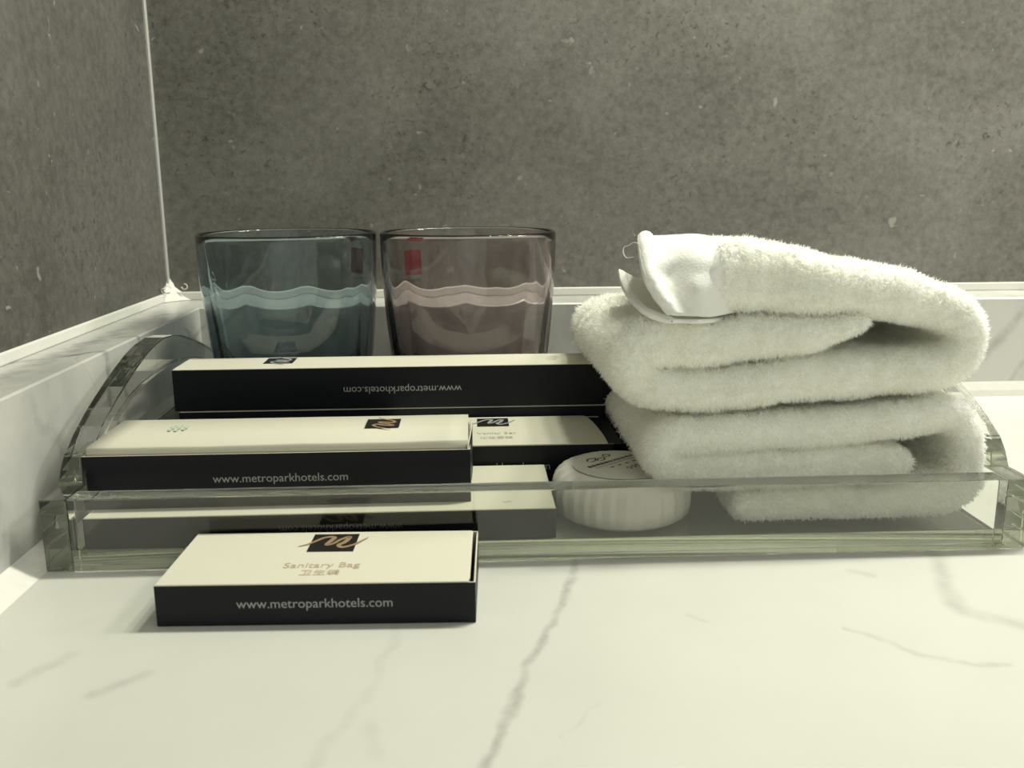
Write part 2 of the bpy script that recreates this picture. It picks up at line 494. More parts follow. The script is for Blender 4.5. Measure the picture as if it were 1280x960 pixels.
def curl(bm, c, r, a0, a1, th, tilt):
    n = 12; rings = []
    for i in range(n + 1):
        a = a0 + (a1 - a0) * i / n; rr = r * (1 - 0.35 * i / n)
        ctr = Vector((c[0] + rr * math.cos(a), c[1] + tilt * i / n, c[2] + rr * math.sin(a)))
        t = Vector((-math.sin(a), 0, math.cos(a))); nrm = Vector((math.cos(a), 0, math.sin(a)))
        w = th * (1 - 0.5 * i / n)
        rings.append([bm.verts.new((ctr + nrm * w * math.cos(b) + Vector((0, 1, 0)) * w * math.sin(b)) * MM) for b in (0, 1.57, 3.14, 4.71)])
    for a, b in zip(rings[:-1], rings[1:]):
        for k in range(4):
            bm.faces.new((a[k], a[(k + 1) % 4], b[(k + 1) % 4], b[k]))
    bm.faces.new(rings[-1]); bm.faces.new(rings[0][::-1])
curl(bm, (WX - 0.2 + 3.4, WY - 13, LZ + 7.5), 2.3, 5.6, 0.2, 0.5, 3)
curl(bm, (WX + 1.4, WY - 14, LZ + 6.5), 1.6, 0.5, 6.0, 0.45, 3)
curl(bm, (WX + 10.0, WY - 2.2, LZ + 8.2), 2.0, 3.4, 7.9, 0.5, -1)
from_bm('sealant_smear', bm, M_SEAL, j3, True)

# ------------------------------------------------------------------ acrylic tray
TX0, TX1, TY0, TY1, TH, TF, TT = -135.8, 183.2, 279.0, 490.0, 24.2, 5.2, 8.6
G = 0.03
tray = thing('acrylic_tray', 'clear acrylic tray with arched handle ends holding boxes, soap and towels', 'tray', ((TX0 + TX1) / 2, (TY0 + TY1) / 2, 0))
tx, ty = (TX0 + TX1) / 2, (TY0 + TY1) / 2
z0 = 0.25
hx, hy = (TX1 - TX0) / 2, (TY1 - TY0) / 2
half = [(91, TH), (88.5, 28.6), (84.5, 32.8), (75, 38.0), (66, 42.0), (55, 46.0), (44, 49.6), (33, 52.8), (22, 55.6), (11, 57.4), (0, 58.2)]
prof = [(-hy, z0), (hy, z0), (hy, TH)] + [(d, z) for d, z in half] + [(-d, z) for d, z in half[-2::-1]] + [(-hy, TH)]
hh = [(76, 27.5), (72, 31.0), (65.6, 34.5), (55, 38.1), (41, 41.9), (27, 44.2), (12, 45.1), (0, 45.3)]
holep = [(d, z) for d, z in hh] + [(-d, z) for d, z in hh[-2::-1]]
for sx in (-1, 1):
    a, b = (-hx, -hx + TT) if sx < 0 else (hx - TT, hx)
    prism('side_panel', prof, 'x', a, b, M_ACRYLIC, tray, bevel=0.35, seg=2, hole=holep)
from_bm('front_panel', box_bm(-hx + TT + G, hx - TT - G, -hy, -hy + TT, z0, TH, 0.3, 2), M_ACRYLIC, tray)
from_bm('back_panel', box_bm(-hx + TT + G, hx - TT - G, hy - TT, hy, z0, TH, 0.3, 2), M_ACRYLIC, tray)
from_bm('floor_panel', box_bm(-hx + TT + G, hx - TT - G, -hy + TT + G, hy - TT - G, z0, TF, 0.15, 1), M_ACRYLIC, tray)

# ------------------------------------------------------------------ tumblers
def tumbler_mesh(H=92.6, nseg=216, panels=9):
    prof = [(0, 30.2), (1.0, 31.8), (4, 33.2), (12, 35.0), (24, 37.0), (36, 38.6), (50, 40.0), (64, 41.0), (78, 41.6), (88, 41.8), (91.6, 41.8)]
    zs = [p[0] for p in prof]; rs = [p[1] for p in prof]
    inner = [(91.6, 40.0), (88, 39.7), (78, 39.1), (60, 37.6), (40, 35.2), (26, 32.8), (20, 30.5), (16, 26.5), (14.2, 20), (13.6, 10), (13.4, 0.0)]
    verts = []; faces = []
    rows = []
    zl = list(np.linspace(0, 1.0, 3)) + list(np.linspace(2.5, 90, 44)) + [91.6]
    def facet(th, z, R):
        pa = 2 * math.pi / panels
        t = (th + pa / 2) % pa - pa / 2              # within one panel
        flat = R * math.cos(pa / 2) / math.cos(t)     # chord
        top = 77 - 2.0 * (abs(t) / (pa / 2)) ** 2.2
        w = min(1, max(0, (top - z) / 26.0)); w = w * w * (3 - 2 * w)
        lowf = min(1, max(0, z / 3.0))
        return R - (R - flat) * 0.36 * w * lowf
    # underside centre
    verts.append((0, 0, 1.2)); c_out = 0
    def ring(fn):
        i0 = len(verts)
        for k in range(nseg):
            verts.append(fn(2 * math.pi * k / nseg))
        rows.append(i0)
    ring(lambda t: (24 * math.cos(t), 24 * math.sin(t), 1.0))
    ring(lambda t: (27 * math.cos(t), 27 * math.sin(t), 0.0))
    for z in zl:
        R = float(np.interp(z, zs, rs))
        ring(lambda t, z=z, R=R: (facet(t, z, R) * math.cos(t), facet(t, z, R) * math.sin(t), z))
    for (dz, r) in ((92.3, 41.45), (92.6, 40.9), (92.3, 40.3)):
        ring(lambda t, dz=dz, r=r: (r * math.cos(t), r * math.sin(t), dz))
    for z, r in inner[:-1]:
        ring(lambda t, z=z, r=r: (r * math.cos(t), r * math.sin(t), z))
    c_in = len(verts); verts.append((0, 0, inner[-1][0]))
    for a, b in zip(rows[:-1], rows[1:]):
        for k in range(nseg):
            k2 = (k + 1) % nseg
            faces.append((a + k, a + k2, b + k2, b + k))
    for k in range(nseg):
        k2 = (k + 1) % nseg
        faces.append((c_out, rows[0] + k2, rows[0] + k))
        faces.append((c_in, rows[-1] + k, rows[-1] + k2))
    me = bpy.data.meshes.new('tumbler_glass')
    me.from_pydata([(x * MM, y * MM, z * MM) for x, y, z in verts], [], faces)
    me.update()
    return me

def sticker(parent, ang, zc, w, h, r_at, mat):
    n = 6; verts = []; faces = []
    for i in range(n + 1):
        t = ang + (i / n - 0.5) * w / 41.5
        for z in (zc - h / 2, zc + h / 2):
            R = r_at(z) + 0.12
            verts.append((R * math.cos(t), R * math.sin(t), z))
    for i in range(n):
        faces.append((2 * i, 2 * i + 2, 2 * i + 3, 2 * i + 1))
    return from_py('sticker', verts, faces, mat, parent)

def outer_r(z):
    return float(np.interp(z, [64, 78, 88, 91.6], [41.0, 41.6, 41.8, 41.8]))

def tumbler(x, y, glass, label, rot, st_ang, st_z, txt_z):
    t = thing('drinking_tumbler', label, 'tumbler', (x, y, TF + 0.1), 0.0, 'tinted glass tumblers in the tray')
    g = link('glass_body', tumbler_mesh(), glass, t, True)
    g.rotation_euler = (0, 0, rot)
    s = sticker(t, st_ang, st_z, 12.6, 11.8, outer_r, M_RED)
    c, sn = math.cos(st_ang), math.sin(st_ang)
    R = outer_r(txt_z) + 0.35
    lettering('sticker_lettering', 'Made in Italy', M_DARK_TXT, s, 10.5, (R * c, R * sn, txt_z), (-sn, c, 0), (0, 0, 1))
    return t
D = math.radians
tumbler(-86.0, 444.6, M_BLUE, 'smoky blue faceted glass tumbler beside the ledge corner', D(-90 + 2), D(90 - 50), 75.5, 67.0)
tumbler(-0.6, 444.6, M_MAUVE, 'smoky mauve faceted glass tumbler next to the folded towels', D(-90 + 18), D(90 + 47), 74.0, 65.5)

# ------------------------------------------------------------------ cartons
PT = 0.45
LOGO = [(-10.3, -2.8), (-8.0, -1.5), (-5.7, 1.3), (-3.9, 3.6), (-1.9, 4.7), (-0.4, 3.9), (-1.2, 1.0), (-1.9, -1.8), (0.1, -0.7), (1.8, 2.4), (4.3, 4.5), (3.4, 0.3), (1.9, -2.0), (3.2, -3.8), (6.3, -1.9), (8.4, 1.2), (10.1, 3.9)]
LOGO_W = [0.3, 0.9, 1.1, 1.2, 1.3, 1.5, 1.6, 1.2, 1.1, 1.2, 1.4, 1.6, 1.5, 1.3, 1.1, 0.9, 0.3]

def logo(parent, c, z, ux, uy, foil, size=14.0):
    k = size / 14.0
    ux = np.array(ux, float); uy = np.array(uy, float)
    o = np.array((c[0], c[1], z))
    q = [tuple(o + ux * a + uy * b) for a, b in ((-size / 2, -size / 2), (size / 2, -size / 2), (size / 2, size / 2), (-size / 2, size / 2))]
    pl = from_py('logo_plate', [(*v[:2], v[2] + 0.06) for v in q], [(0, 1, 2, 3)], M_BLACK, parent)
    stroke('logo_stroke', [(a * k, b * k) for a, b in LOGO], [w * k for w in LOGO_W], foil, pl, (c[0], c[1], z + 0.12), ux, uy)

def card(name, parent, x0, x1, y0, y1, za, zb, outer, outer_dir):
    """Thin card panel: the face towards outer_dir carries the printed colour, edges and back are raw card."""
    bm = box_bm(x0, x1, y0, y1, za, zb)
    for f in bm.faces:
        f.normal_update()
        f.material_index = 0 if f.normal.dot(Vector(outer_dir)) > 0.7 else 1
    return from_bm(name, bm, [outer, M_EDGE], parent)

def carton(label, loc, rz, w, d, h, web=None, web_flip=False, web_mat=None, web_w=44, web_x=0, web_z=None, lid=True, name='amenity_box', group=None, lid_r=0.0, edge_over=0.0):
    t = thing(name, label, 'box', loc, rz, group)
    x, y = w / 2, d / 2
    card('front_panel', t, -x, x, -y, -y + PT, 0, h, M_NAVY, (0, -1, 0))
    card('back_panel', t, -x, x, y - PT, y, 0, h, M_NAVY, (0, 1, 0))
    card('end_panel', t, -x, -x + PT, -y + PT, y - PT, 0, h - 0.25, M_NAVY, (-1, 0, 0))
    card('end_panel', t, x - PT, x, -y + PT, y - PT, 0, h - 0.25, M_NAVY, (1, 0, 0))
    card('bottom_panel', t, -x + PT, x - PT, -y + PT, y - PT, 0, PT, M_NAVY, (0, 0, -1))
    if lid:
        lb = box_bm(-x + 0.25, x - lid_r - 0.25, -y + 0.12, y - 0.1, h - 0.1, h + 0.32, 0.12, 1)
        from_bm('lid', lb, M_CREAM, t)
    if web:
        wz = h / 2 if web_z is None else web_z
        s = -1 if web_flip else 1
        lettering('website_lettering', web, web_mat or M_PRINT, t, web_w, (web_x, -y - 0.08, wz), (s, 0, 0), (0, 0, s))
    return t
WEB = 'www.metroparkhotels.com'
GB = 'navy and cream amenity boxes'

# sanitary bag box, on the counter in front of the tray
rz = math.radians(-1.7)
san = carton('flat navy and cream box printed Sanitary Bag lying on the counter', (-43.6, 257.6, 0.15), rz, 88.6, 38.2, 12.0, WEB, web_w=43.2, web_x=-0.4, web_z=6.0, lid_r=1.6, group=GB)
# tall raw edge of the tucked right end
card('tuck_flap', san, 42.3, 42.75, -17.5, 18.0, 3.0, 12.3, M_NAVY, (1, 0, 0))
logo(san, (0.2, 10.0), 12.36, (1, 0, 0), (0, 1, 0), M_GOLD)
lettering('name_lettering', 'Sanitary Bag', M_GOLD_TXT, san, 22, (-0.2, -7.4, 12.42), (1, 0, 0), (0, 1, 0), 4.6)
lettering('name_lettering', '卫生袋', M_GOLD_TXT, san, 11.2, (0.0, -12.0, 12.42), (1, 0, 0), (0, 1, 0), 3.6)

LOWH = 10.2
# lower box inside the tray, against the front panel
low = carton('long flat navy and cream box lowest in the tray, under the open-lidded box', ((-125.5 + 27.0) / 2, 310.7, TF + 0.05), 0.0, 152.5, 44.6, LOWH, WEB, True, M_PRINT_DIM, 40, 6, 5.6, group=GB)
stroke('print_mark', [(-1.5, 0.3), (-0.4, -0.4), (0.6, 0.5), (1.6, -0.2)], [0.5, 0.6, 0.6, 0.4], M_GREY_TXT, low, (60.5, -15.5, LOWH + 0.42), (1, 0, 0), (0, 1, 0))

# box with the raised lid, on top of the lower box
ux0, ux1, uy0, uy1, uz = -128.7, -0.9, 296.2, 332.8, TF + LOWH + 0.45
uw, ud, uh = ux1 - ux0, uy1 - uy0, 17.2
up = carton('navy and cream box with its lid popped up, stacked on a lower box', ((ux0 + ux1) / 2, (uy0 + uy1) / 2, uz), 0.0, uw, ud, uh, WEB, False, None, 44.6, 0.6, 8.3, lid=False, group=GB)
zb, zf = uh + 2.9, uh + 3.1
def lid_z(y): return zb + (zf - zb) * (uw * 0 + (ud / 2 - 0.3 - y) / (ud - 1.4))
x0, x1, yb, yf = -uw / 2 + 1.5, uw / 2 - 0.6, ud / 2 - 0.3, -ud / 2 + 1.1
nx = 16; verts = []; faces = []
for i in range(nx + 1):
    x = x0 + (x1 - x0) * i / nx
    wob = 0.25 * math.sin(i * 0.9) + 0.15 * math.sin(i * 2.3)
    sag = -0.5 * (1 - i / nx)
    row = [(x, yb, zb + 0.1 * wob), (x, 0, lid_z(0) + 0.25 + sag * 0.4), (x, yf + 0.5, zf + wob * 0.4 + sag), (x, yf, zf - 0.5 + wob * 0.4 + sag), (x, yf + 0.3, uh - 2.5)]
    verts += row
for i in range(nx):
    for k in range(4):
        a = i * 5 + k
        faces.append((a + 1, a + 6, a + 5, a))
lid = from_py('lid', verts, faces, M_CREAM, up, True)
sm = lid.modifiers.new('card', 'SOLIDIFY'); sm.thickness = 0.0005; sm.offset = -1
# raised dark tuck flap at the end
fl = []
for i in range(9):
    a = i / 8
    fl.append((uw / 2 - 0.7 + 1.3 * math.sin(a * math.pi * 0.5), -ud / 2 + 0.6 + a * (ud - 2.5)))
fv = [(x, y, z) for x, y in fl for z in (2.0, uh + 1.4 + 1.6 * 0)]
tf = from_py('tuck_flap', fv, [(2 * i, 2 * i + 2, 2 * i + 3, 2 * i + 1) for i in range(8)], [M_NAVY, M_EDGE], up, True)
sm = tf.modifiers.new('card', 'SOLIDIFY'); sm.thickness = 0.0005; sm.offset = 0; sm.material_offset_rim = 1
lg = ((-31.8) - (ux0 + ux1) / 2, 319.5 - (uy0 + uy1) / 2)
LS = (zf - zb) / (ud - 1.4)
logo(up, lg, lid_z(lg[1]) + 0.5, (0, -1, LS), (1, 0, 0), M_GOLD, 12.0)
for k, (a, b) in enumerate(((-2.6, 4.2), (-0.4, 4.6), (2.0, 3.4))):
    stroke('print_mark', [(-b, 0.2), (-b / 2, -0.3), (0, 0.3), (b / 2, -0.2), (b, 0.3)], [0.8, 1.3, 1.0, 1.4, 0.7], M_TEAL, up,
           (-103.0 + a - (ux0 + ux1) / 2, 318.5 - (uy0 + uy1) / 2, lid_z(318.5 - (uy0 + uy1) / 2) + 0.5), (0, -1, LS), (1, 0, 0))

# vanity set box
vx0, vx1, vy0, vy1 = -34.0, 53.5, 334.6, 377.4
vw, vd, vh = vx1 - vx0, vy1 - vy0, 17.6
vc = ((vx0 + vx1) / 2, (vy0 + vy1) / 2)
van = carton('navy and cream box printed Vanity Set between soap and back box stack', (*vc, TF + 0.05), 0.0, vw, vd, vh, WEB, False, None, 47, -4.0, 9.0, lid=False, group=GB)
pl = [(-vw / 2 + 0.3, -vd / 2 + 0.1), (vw / 2 - 2.2, -vd / 2 + 0.1)]
for i in range(9):
    a = i / 8 * math.pi / 2
    pl.append((vw / 2 - 2.2 - 3.0 * (1 - math.cos(a * 1.0)) - 1.6 * i / 8, -vd / 2 + 8 + (vd - 8.2) * math.sin(a)))
pl.append((-vw / 2 + 0.3, vd / 2 - 0.1))
prism('lid', pl, 'z', vh, vh + 0.4, M_CREAM, van)
fp = [(vw / 2 - 6, -vd / 2 + 0.6), (vw / 2 + 2.6, -vd / 2 + 0.2), (vw / 2 + 3.6, -vd / 2 + 1.2), (vw / 2 + 3.2, vd / 2 - 6), (vw / 2 + 1.0, vd / 2 - 1.5), (vw / 2 - 8, vd / 2 - 1.0)]
prism('tuck_flap', fp, 'z', vh - 0.6, vh - 0.15, M_NAVY, van)
logo(van, (8.4 - vc[0], 368.3 - vc[1]), vh + 0.42, (1, 0, 0), (0, 1, 0), M_SILVER, 13.0)
lettering('name_lettering', 'Vanity Set', M_GREY_TXT, van, 15.5, (9.4 - vc[0], 351.0 - vc[1], vh + 0.5), (1, 0, 0), (0, 1, 0), 4.2)
lettering('name_lettering', '化妆套装', M_GREY_TXT, van, 13.0, (9.2 - vc[0], 345.0 - vc[1], vh + 0.5), (1, 0, 0), (0, 1, 0), 3.6)

# two long boxes stacked in front of the tumblers
bx0, bx1, by0, by1 = -124.0, 68.6, 379.4, 399.8
bh = 22.2
bl = carton('long navy box under the long box in front of the tumblers', ((bx0 + bx1) / 2 + 0.8, 390.2, TF + 0.05), 0.0, bx1 - bx0 - 1.4, 22.0, bh - 0.4, group=GB)
bt = carton('long navy and cream box with upside-down lettering in front of the tumblers', ((bx0 + bx1) / 2, 391.5, TF + 0.05 + bh + 0.2), 0.0, bx1 - bx0, 24.6, 17.4, WEB, True, M_PRINT, 49.4, -1.3, 8.2, group=GB)
logo(bt, (-82.6 - (bx0 + bx1) / 2, 4.0), 17.76, (0, -1, 0), (1, 0, 0), M_SILVER, 12.5)
for k, (b, yy) in enumerate(((1.8, 5.0), (3.0, 1.5), (2.0, -2.0))):
    stroke('print_mark', [(-b, 0.2), (-b / 2, -0.3), (0, 0.3), (b / 2, -0.2), (b, 0.3)], [0.7, 1.0, 0.8, 1.1, 0.6], M_GREY_TXT, bt, (36.0 - (bx0 + bx1) / 2 - 0.6 * k, yy, 17.8), (1, 0, 0), (0, 1, 0))

# ------------------------------------------------------------------ wrapped soap
soap = thing('wrapped_soap', 'round soap in a pleated pearly wrapper beside the towels', 'soap', (52.6, 313.0, TF + 0.05))
def soap_wrapper():
    n = 168; pleats = 28
    prof = [(0, 0.0, 0), (15, 0, 0), (21.5, 0.3, 0.2), (23.6, 2.0, 0.6), (24.2, 5.5, 0.8), (24.3, 9, 0.8), (23.6, 12.2, 0.8), (22.0, 14.4, 0.7), (19.5, 15.6, 0.45), (16.0, 16.0, 0.1), (8, 16.15, 0)]
    verts = [(0, 0, 0)]; rows = []
    for r, z, amp in prof[1:]:
        rows.append(len(verts))
        for k in range(n):
            t = 2 * math.pi * k / n
            ph = (t * pleats / (2 * math.pi) + 0.25 * math.sin(3 * t)) % 1.0
            rr = r + amp * (ph - 0.5) + 0.15 * amp * math.sin(11 * t)
            verts.append((rr * math.cos(t), rr * math.sin(t), z))
    verts.append((0, 0, 16.2)); faces = []
    for a, b in zip(rows[:-1], rows[1:]):
        for k in range(n):
            faces.append((a + k, a + (k + 1) % n, b + (k + 1) % n, b + k))
    for k in range(n):
        faces.append((0, rows[0] + (k + 1) % n, rows[0] + k))
        faces.append((len(verts) - 1, rows[-1] + k, rows[-1] + (k + 1) % n))
    return verts, faces
v, f = soap_wrapper()
from_py('wrapper', v, f, M_WRAP, soap, True)
n = 64
lab = from_py('soap_label', [(17.2 * math.cos(2 * math.pi * k / n), 17.2 * math.sin(2 * math.pi * k / n), 16.3) for k in range(n)] + [(16.6 * math.cos(2 * math.pi * k / n), 16.6 * math.sin(2 * math.pi * k / n), 16.42) for k in range(n)],
              [tuple(range(n, 2 * n))] + [(k, (k + 1) % n, n + (k + 1) % n, n + k) for k in range(n)], M_LABEL, soap)
# printed marks, running obliquely over the label
ca, sa = math.cos(D(38)), math.sin(D(38))
U, V = (ca, sa, 0), (-sa, ca, 0)
def mark(pts, w):
    stroke('printed_mark', pts, [w * (0.7 + 0.3 * ((i * 7) % 3) / 2) for i in range(len(pts))], M_DARK_TXT, lab, (0, 0, 16.48), U, V)
mark([(-7, 9.5), (-5, 11.5), (-2, 10.8), (-4, 8.6), (-6.5, 8.3)], 0.8)
mark([(-3.5, 7.8), (-1.5, 9.6), (1, 9.2), (-0.5, 7.5), (-2.5, 7.4)], 0.7)
mark([(2, 10.4), (3.6, 12), (5.2, 10.6), (3.8, 9.2), (2.2, 10.2)], 0.7)
for i in range(11):
    x = -11.5 + i * 2.1
    mark([(x, 3.6), (x + 0.5, 5.4), (x + 1.1, 3.9), (x + 1.4, 5.2)], 0.55 if i > 4 else 0.75)
mark([(-10.5, 2.2), (-4, 2.1), (3, 2.2), (10, 2.1)], 0.3)
for x in (-5, -1.2, 2.6, 6.4):
    mark([(x - 0.8, -0.6), (x, -0.7), (x + 0.8, -0.6)], 0.9)
for i in range(5):
    x = -2 + i * 2.2
    mark([(x, -5.6), (x + 0.9, -4.0), (x + 1.4, -5.8), (x + 0.4, -6.6)], 0.5)

# ------------------------------------------------------------------ folded towels
def at_px(px, py, Y):
    """Photo pixel (1280x960) to the point (x, z) in mm on the vertical plane y = Y mm."""
    dv = RIGHT * ((px - 640) / F_PX) + DOWN * ((py - 480) / F_PX) + FWD
    k = Y / dv.y
    return (dv.x * k, CAM.z + dv.z * k)

def catmull(P, per=8):
    P = np.array(P, float); n = len(P); out = []
    for i in range(n - 1):
        p0, p1, p2, p3 = P[max(i - 1, 0)], P[i], P[i + 1], P[min(i + 2, n - 1)]
        for k in range(per):
            t = k / per
            out.append(0.5 * ((2 * p1) + (p2 - p0) * t + (2 * p0 - 5 * p1 + 4 * p2 - p3) * t * t + (-p0 + 3 * p1 - 3 * p2 + p3) * t ** 3))
    out.append(P[-1])
    return np.array(out)

def smooth_noise(x, y, s):
    return (math.sin(x * 1.7 + s) * math.cos(y * 1.3 + 2 * s) + 0.5 * math.sin(x * 3.9 + y * 2.9 + 3 * s) + 0.3 * math.sin(x * 8.3 - y * 6.1 + s)) / 1.8

def fold_sheet(name, ctrl, Yplane, y0, y1, mat, parent, rnd=7.0, per=8, amp=1.0, seed=0.0, front_wave=1.0, slope=0.0, ny=26, fmin=0.25, zref=None):
    """A folded cloth layer: centre line ctrl [(px, py, thickness px)] in the front plane, pushed back to y1 with rounded front."""
    mmpp = Yplane * 1.03 / F_PX
    P = []
    for px, py, th in ctrl:
        x, z = at_px(px, py, Yplane)
        P.append((x, z, th * mmpp / 2))
    P = catmull(P, per)
    C = P[:, :2]; Th = P[:, 2]
    T = np.gradient(C, axis=0); T /= np.linalg.norm(T, axis=1)[:, None] + 1e-9
    N = np.stack([-T[:, 1], T[:, 0]], 1)
    m = len(C)
    # round ends of the outline
    s = np.concatenate([[0], np.cumsum(np.linalg.norm(np.diff(C, axis=0), axis=1))])
    L = s[-1]
    er = np.minimum(1, np.minimum(s, L - s) / np.maximum(Th, 0.5))
    Te = Th * np.sqrt(np.clip(1 - (1 - er) ** 2, 0.02, 1))
    ys = np.concatenate([rnd * (1 - np.cos(np.linspace(0, math.pi / 2, 7))), np.linspace(rnd, y1 - y0, ny)[1:]])
    verts = []
    for j, dy in enumerate(ys):
        q = min(1, dy / rnd)
        f = fmin + (1 - fmin) * math.sqrt(max(0, 1 - (1 - q) ** 2))
        for side in (1, -1):
            for i in range(m):
                a = amp * smooth_noise(s[i] * 0.09 + side, dy * 0.07, seed + side)
                o = (Te[i] * f + a * f * er[i]) * side
                w = front_wave * smooth_noise(s[i] * 0.06, 1.0, seed + 5) * (1 - q * 0.5)
                verts.append((C[i, 0] + N[i, 0] * o, y0 + dy + w, C[i, 1] + N[i, 1] * o + slope * dy * (1.0 if zref is None else max(0.0, C[i, 1] - 14.0) / (zref - 14.0))))
    ns = len(ys); R = 2 * m; faces = []
    for j in range(ns - 1):
        for i in range(m - 1):
            a = j * R + i
            faces.append((a, a + R, a + R + 1, a + 1))
            b = j * R + m + i
            faces.append((b, b + 1, b + R + 1, b + R))
        for e in (0, m - 1):
            a, b = j * R + e, j * R + m + e
            q = (a, b, b + R, a + R)
            faces.append(q if e == 0 else q[::-1])
    for j, flip in ((0, False), (ns - 1, True)):
        for i in range(m - 1):
            q = (j * R + i, j * R + i + 1, j * R + m + i + 1, j * R + m + i)
            faces.append(q[::-1] if flip else q)
    me = bpy.data.meshes.new(name)
    me.from_pydata([(a * MM, b * MM, c * MM) for a, b, c in verts], [], faces)
    bm = bmesh.new(); bm.from_mesh(me)
    bmesh.ops.recalc_face_normals(bm, faces=bm.faces)
    bm.to_mesh(me); bm.free()
    return link(name, me, mat, parent, True)

def pile(name, src, parent, density, keep=None, length=2.1, width=0.36, seed=0, comb=(0, -0.25, -0.25)):
    """Terry pile: tens of thousands of short curved loops on the cloth, one mesh."""
    r = np.random.default_rng(seed)
    me = src.data
    me.calc_loop_triangles()
    nv = len(me.vertices); co = np.empty(nv * 3); me.vertices.foreach_get('co', co); co = co.reshape(-1, 3) / MM
    nt_ = len(me.loop_triangles); tri = np.empty(nt_ * 3, np.int32); me.loop_triangles.foreach_get('vertices', tri); tri = tri.reshape(-1, 3)
    A, B, Cc = co[tri[:, 0]], co[tri[:, 1]], co[tri[:, 2]]
    cr = np.cross(B - A, Cc - A); area = np.linalg.norm(cr, axis=1) / 2; nrm = cr / (2 * area[:, None] + 1e-12)
    cen = (A + B + Cc) / 3
    w = density(cen, nrm)
    cnt = r.poisson(area * w)
    idx = np.repeat(np.arange(nt_), cnt); n = len(idx)
    u = np.sqrt(r.random(n)); v = r.random(n)
    p = A[idx] * (1 - u)[:, None] + B[idx] * (u * (1 - v))[:, None] + Cc[idx] * (u * v)[:, None]
    nn = nrm[idx]
    clump = np.stack([np.sin(p[:, 0] * 1.1 + p[:, 2] * 0.7), np.cos(p[:, 1] * 0.9 + p[:, 0] * 0.5), np.sin(p[:, 2] * 1.3 + p[:, 1])], 1)
    q = p + 0.5 * r.normal(size=(n, 3))
    cell = np.floor(q / 1.9).astype(np.int64)
    hsh = [np.modf(np.abs(np.sin(cell @ np.array(k_)) * 43758.5453))[0] - 0.5 for k_ in ((12.9, 78.2, 37.7), (39.3, 11.1, 83.1), (73.1, 52.2, 9.7))]
    d = nn + 0.35 * r.normal(size=(n, 3)) + 0.2 * clump + 1.5 * np.stack(hsh, 1) + np.array(comb)
    d /= np.linalg.norm(d, axis=1)[:, None]
    Ln = length * (0.55 + 0.75 * r.random(n))
    side = np.cross(d, r.normal(size=(n, 3))); side /= np.linalg.norm(side, axis=1)[:, None] + 1e-9
    bend = r.normal(size=(n, 3)) * 0.35 + np.array((0, -0.1, -0.35))
    p = p - nn * 0.25
    mid = p + d * (Ln * 0.55)[:, None]
    d2 = d + bend; d2 /= np.linalg.norm(d2, axis=1)[:, None]
    tip = mid + d2 * (Ln * 0.5)[:, None]
    wv = width * (0.7 + 0.6 * r.random(n))
    hs = side * (wv / 2)[:, None]
    V = np.stack([p - hs, p + hs, mid + hs * 0.9, mid - hs * 0.9, tip], 1).reshape(-1, 3)
    base = np.arange(n)[:, None] * 5
    loops = np.concatenate([base + np.array([[0, 1, 2, 3]]), base + np.array([[3, 2, 4]])], 1).astype(np.int32).ravel()
    mesh = bpy.data.meshes.new(name)
    mesh.vertices.add(n * 5)
    mesh.vertices.foreach_set('co', (V * MM).ravel())
    mesh.loops.add(len(loops)); mesh.loops.foreach_set('vertex_index', loops)
    mesh.polygons.add(2 * n)
    ls = (np.arange(n)[:, None] * 7 + np.array([[0, 4]])).ravel().astype(np.int32)
    mesh.polygons.foreach_set('loop_start', ls)
    mesh.update(calc_edges=True)
    o = link(name, mesh, M_PILE, parent, True)
    o['kind'] = 'stuff'
    return o

YP = 292.0
GT = 'folded white towels in the tray'
# lower towel: inner layer -> left bend -> upper layer -> right bend -> bottom layer
t_low = fold_sheet('folded_towel', [
    (1138, 577, 40), (1080, 580, 44), (1000, 583, 44), (920, 586, 44), (860, 588, 44), (832, 580, 42), (824, 566, 40), (838, 551, 40), (880, 547, 42),
    (960, 542, 42), (1050, 536, 40), (1140, 525, 40), (1184, 518, 40), (1207, 532, 40), (1212, 566, 42), (1200, 602, 44), (1160, 620, 43), (1080, 627, 43), (980, 629, 43), (915, 631, 43)],
    YP, 290.2, 415.0, M_TERRY, None, rnd=6.0, amp=0.7, seed=1.0, front_wave=0.9, slope=-0.055, zref=40.0)
t_low['label'] = 'lower folded white terry towel under the bunched towel, against the tray front'
t_low['category'] = 'towel'; t_low['group'] = GT

# upper towel: tip -> middle layer -> left bend -> bottom layer -> right bend -> top layer
t_up = fold_sheet('folded_towel', [
    (1088, 402, 18), (1050, 412, 34), (1000, 421, 46), (930, 428, 54), (870, 431, 58), (826, 430, 62), (798, 440, 62), (797, 466, 58), (816, 485, 54), (860, 492, 50),
    (930, 487, 50), (1010, 478, 52), (1090, 472, 52), (1155, 468, 50), (1198, 456, 50), (1217, 426, 50), (1208, 396, 52), (1160, 376, 56), (1080, 364, 66), (1000, 353, 78), (930, 346, 86), (886, 345, 92)],
    YP, 293.0, 408.0, M_TERRY, None, rnd=7.0, amp=0.9, seed=2.2, front_wave=1.2, slope=-0.05)
t_up['label'] = 'upper folded white terry towel with smooth bunched hem at one end'
t_up['category'] = 'towel'; t_up['group'] = GT

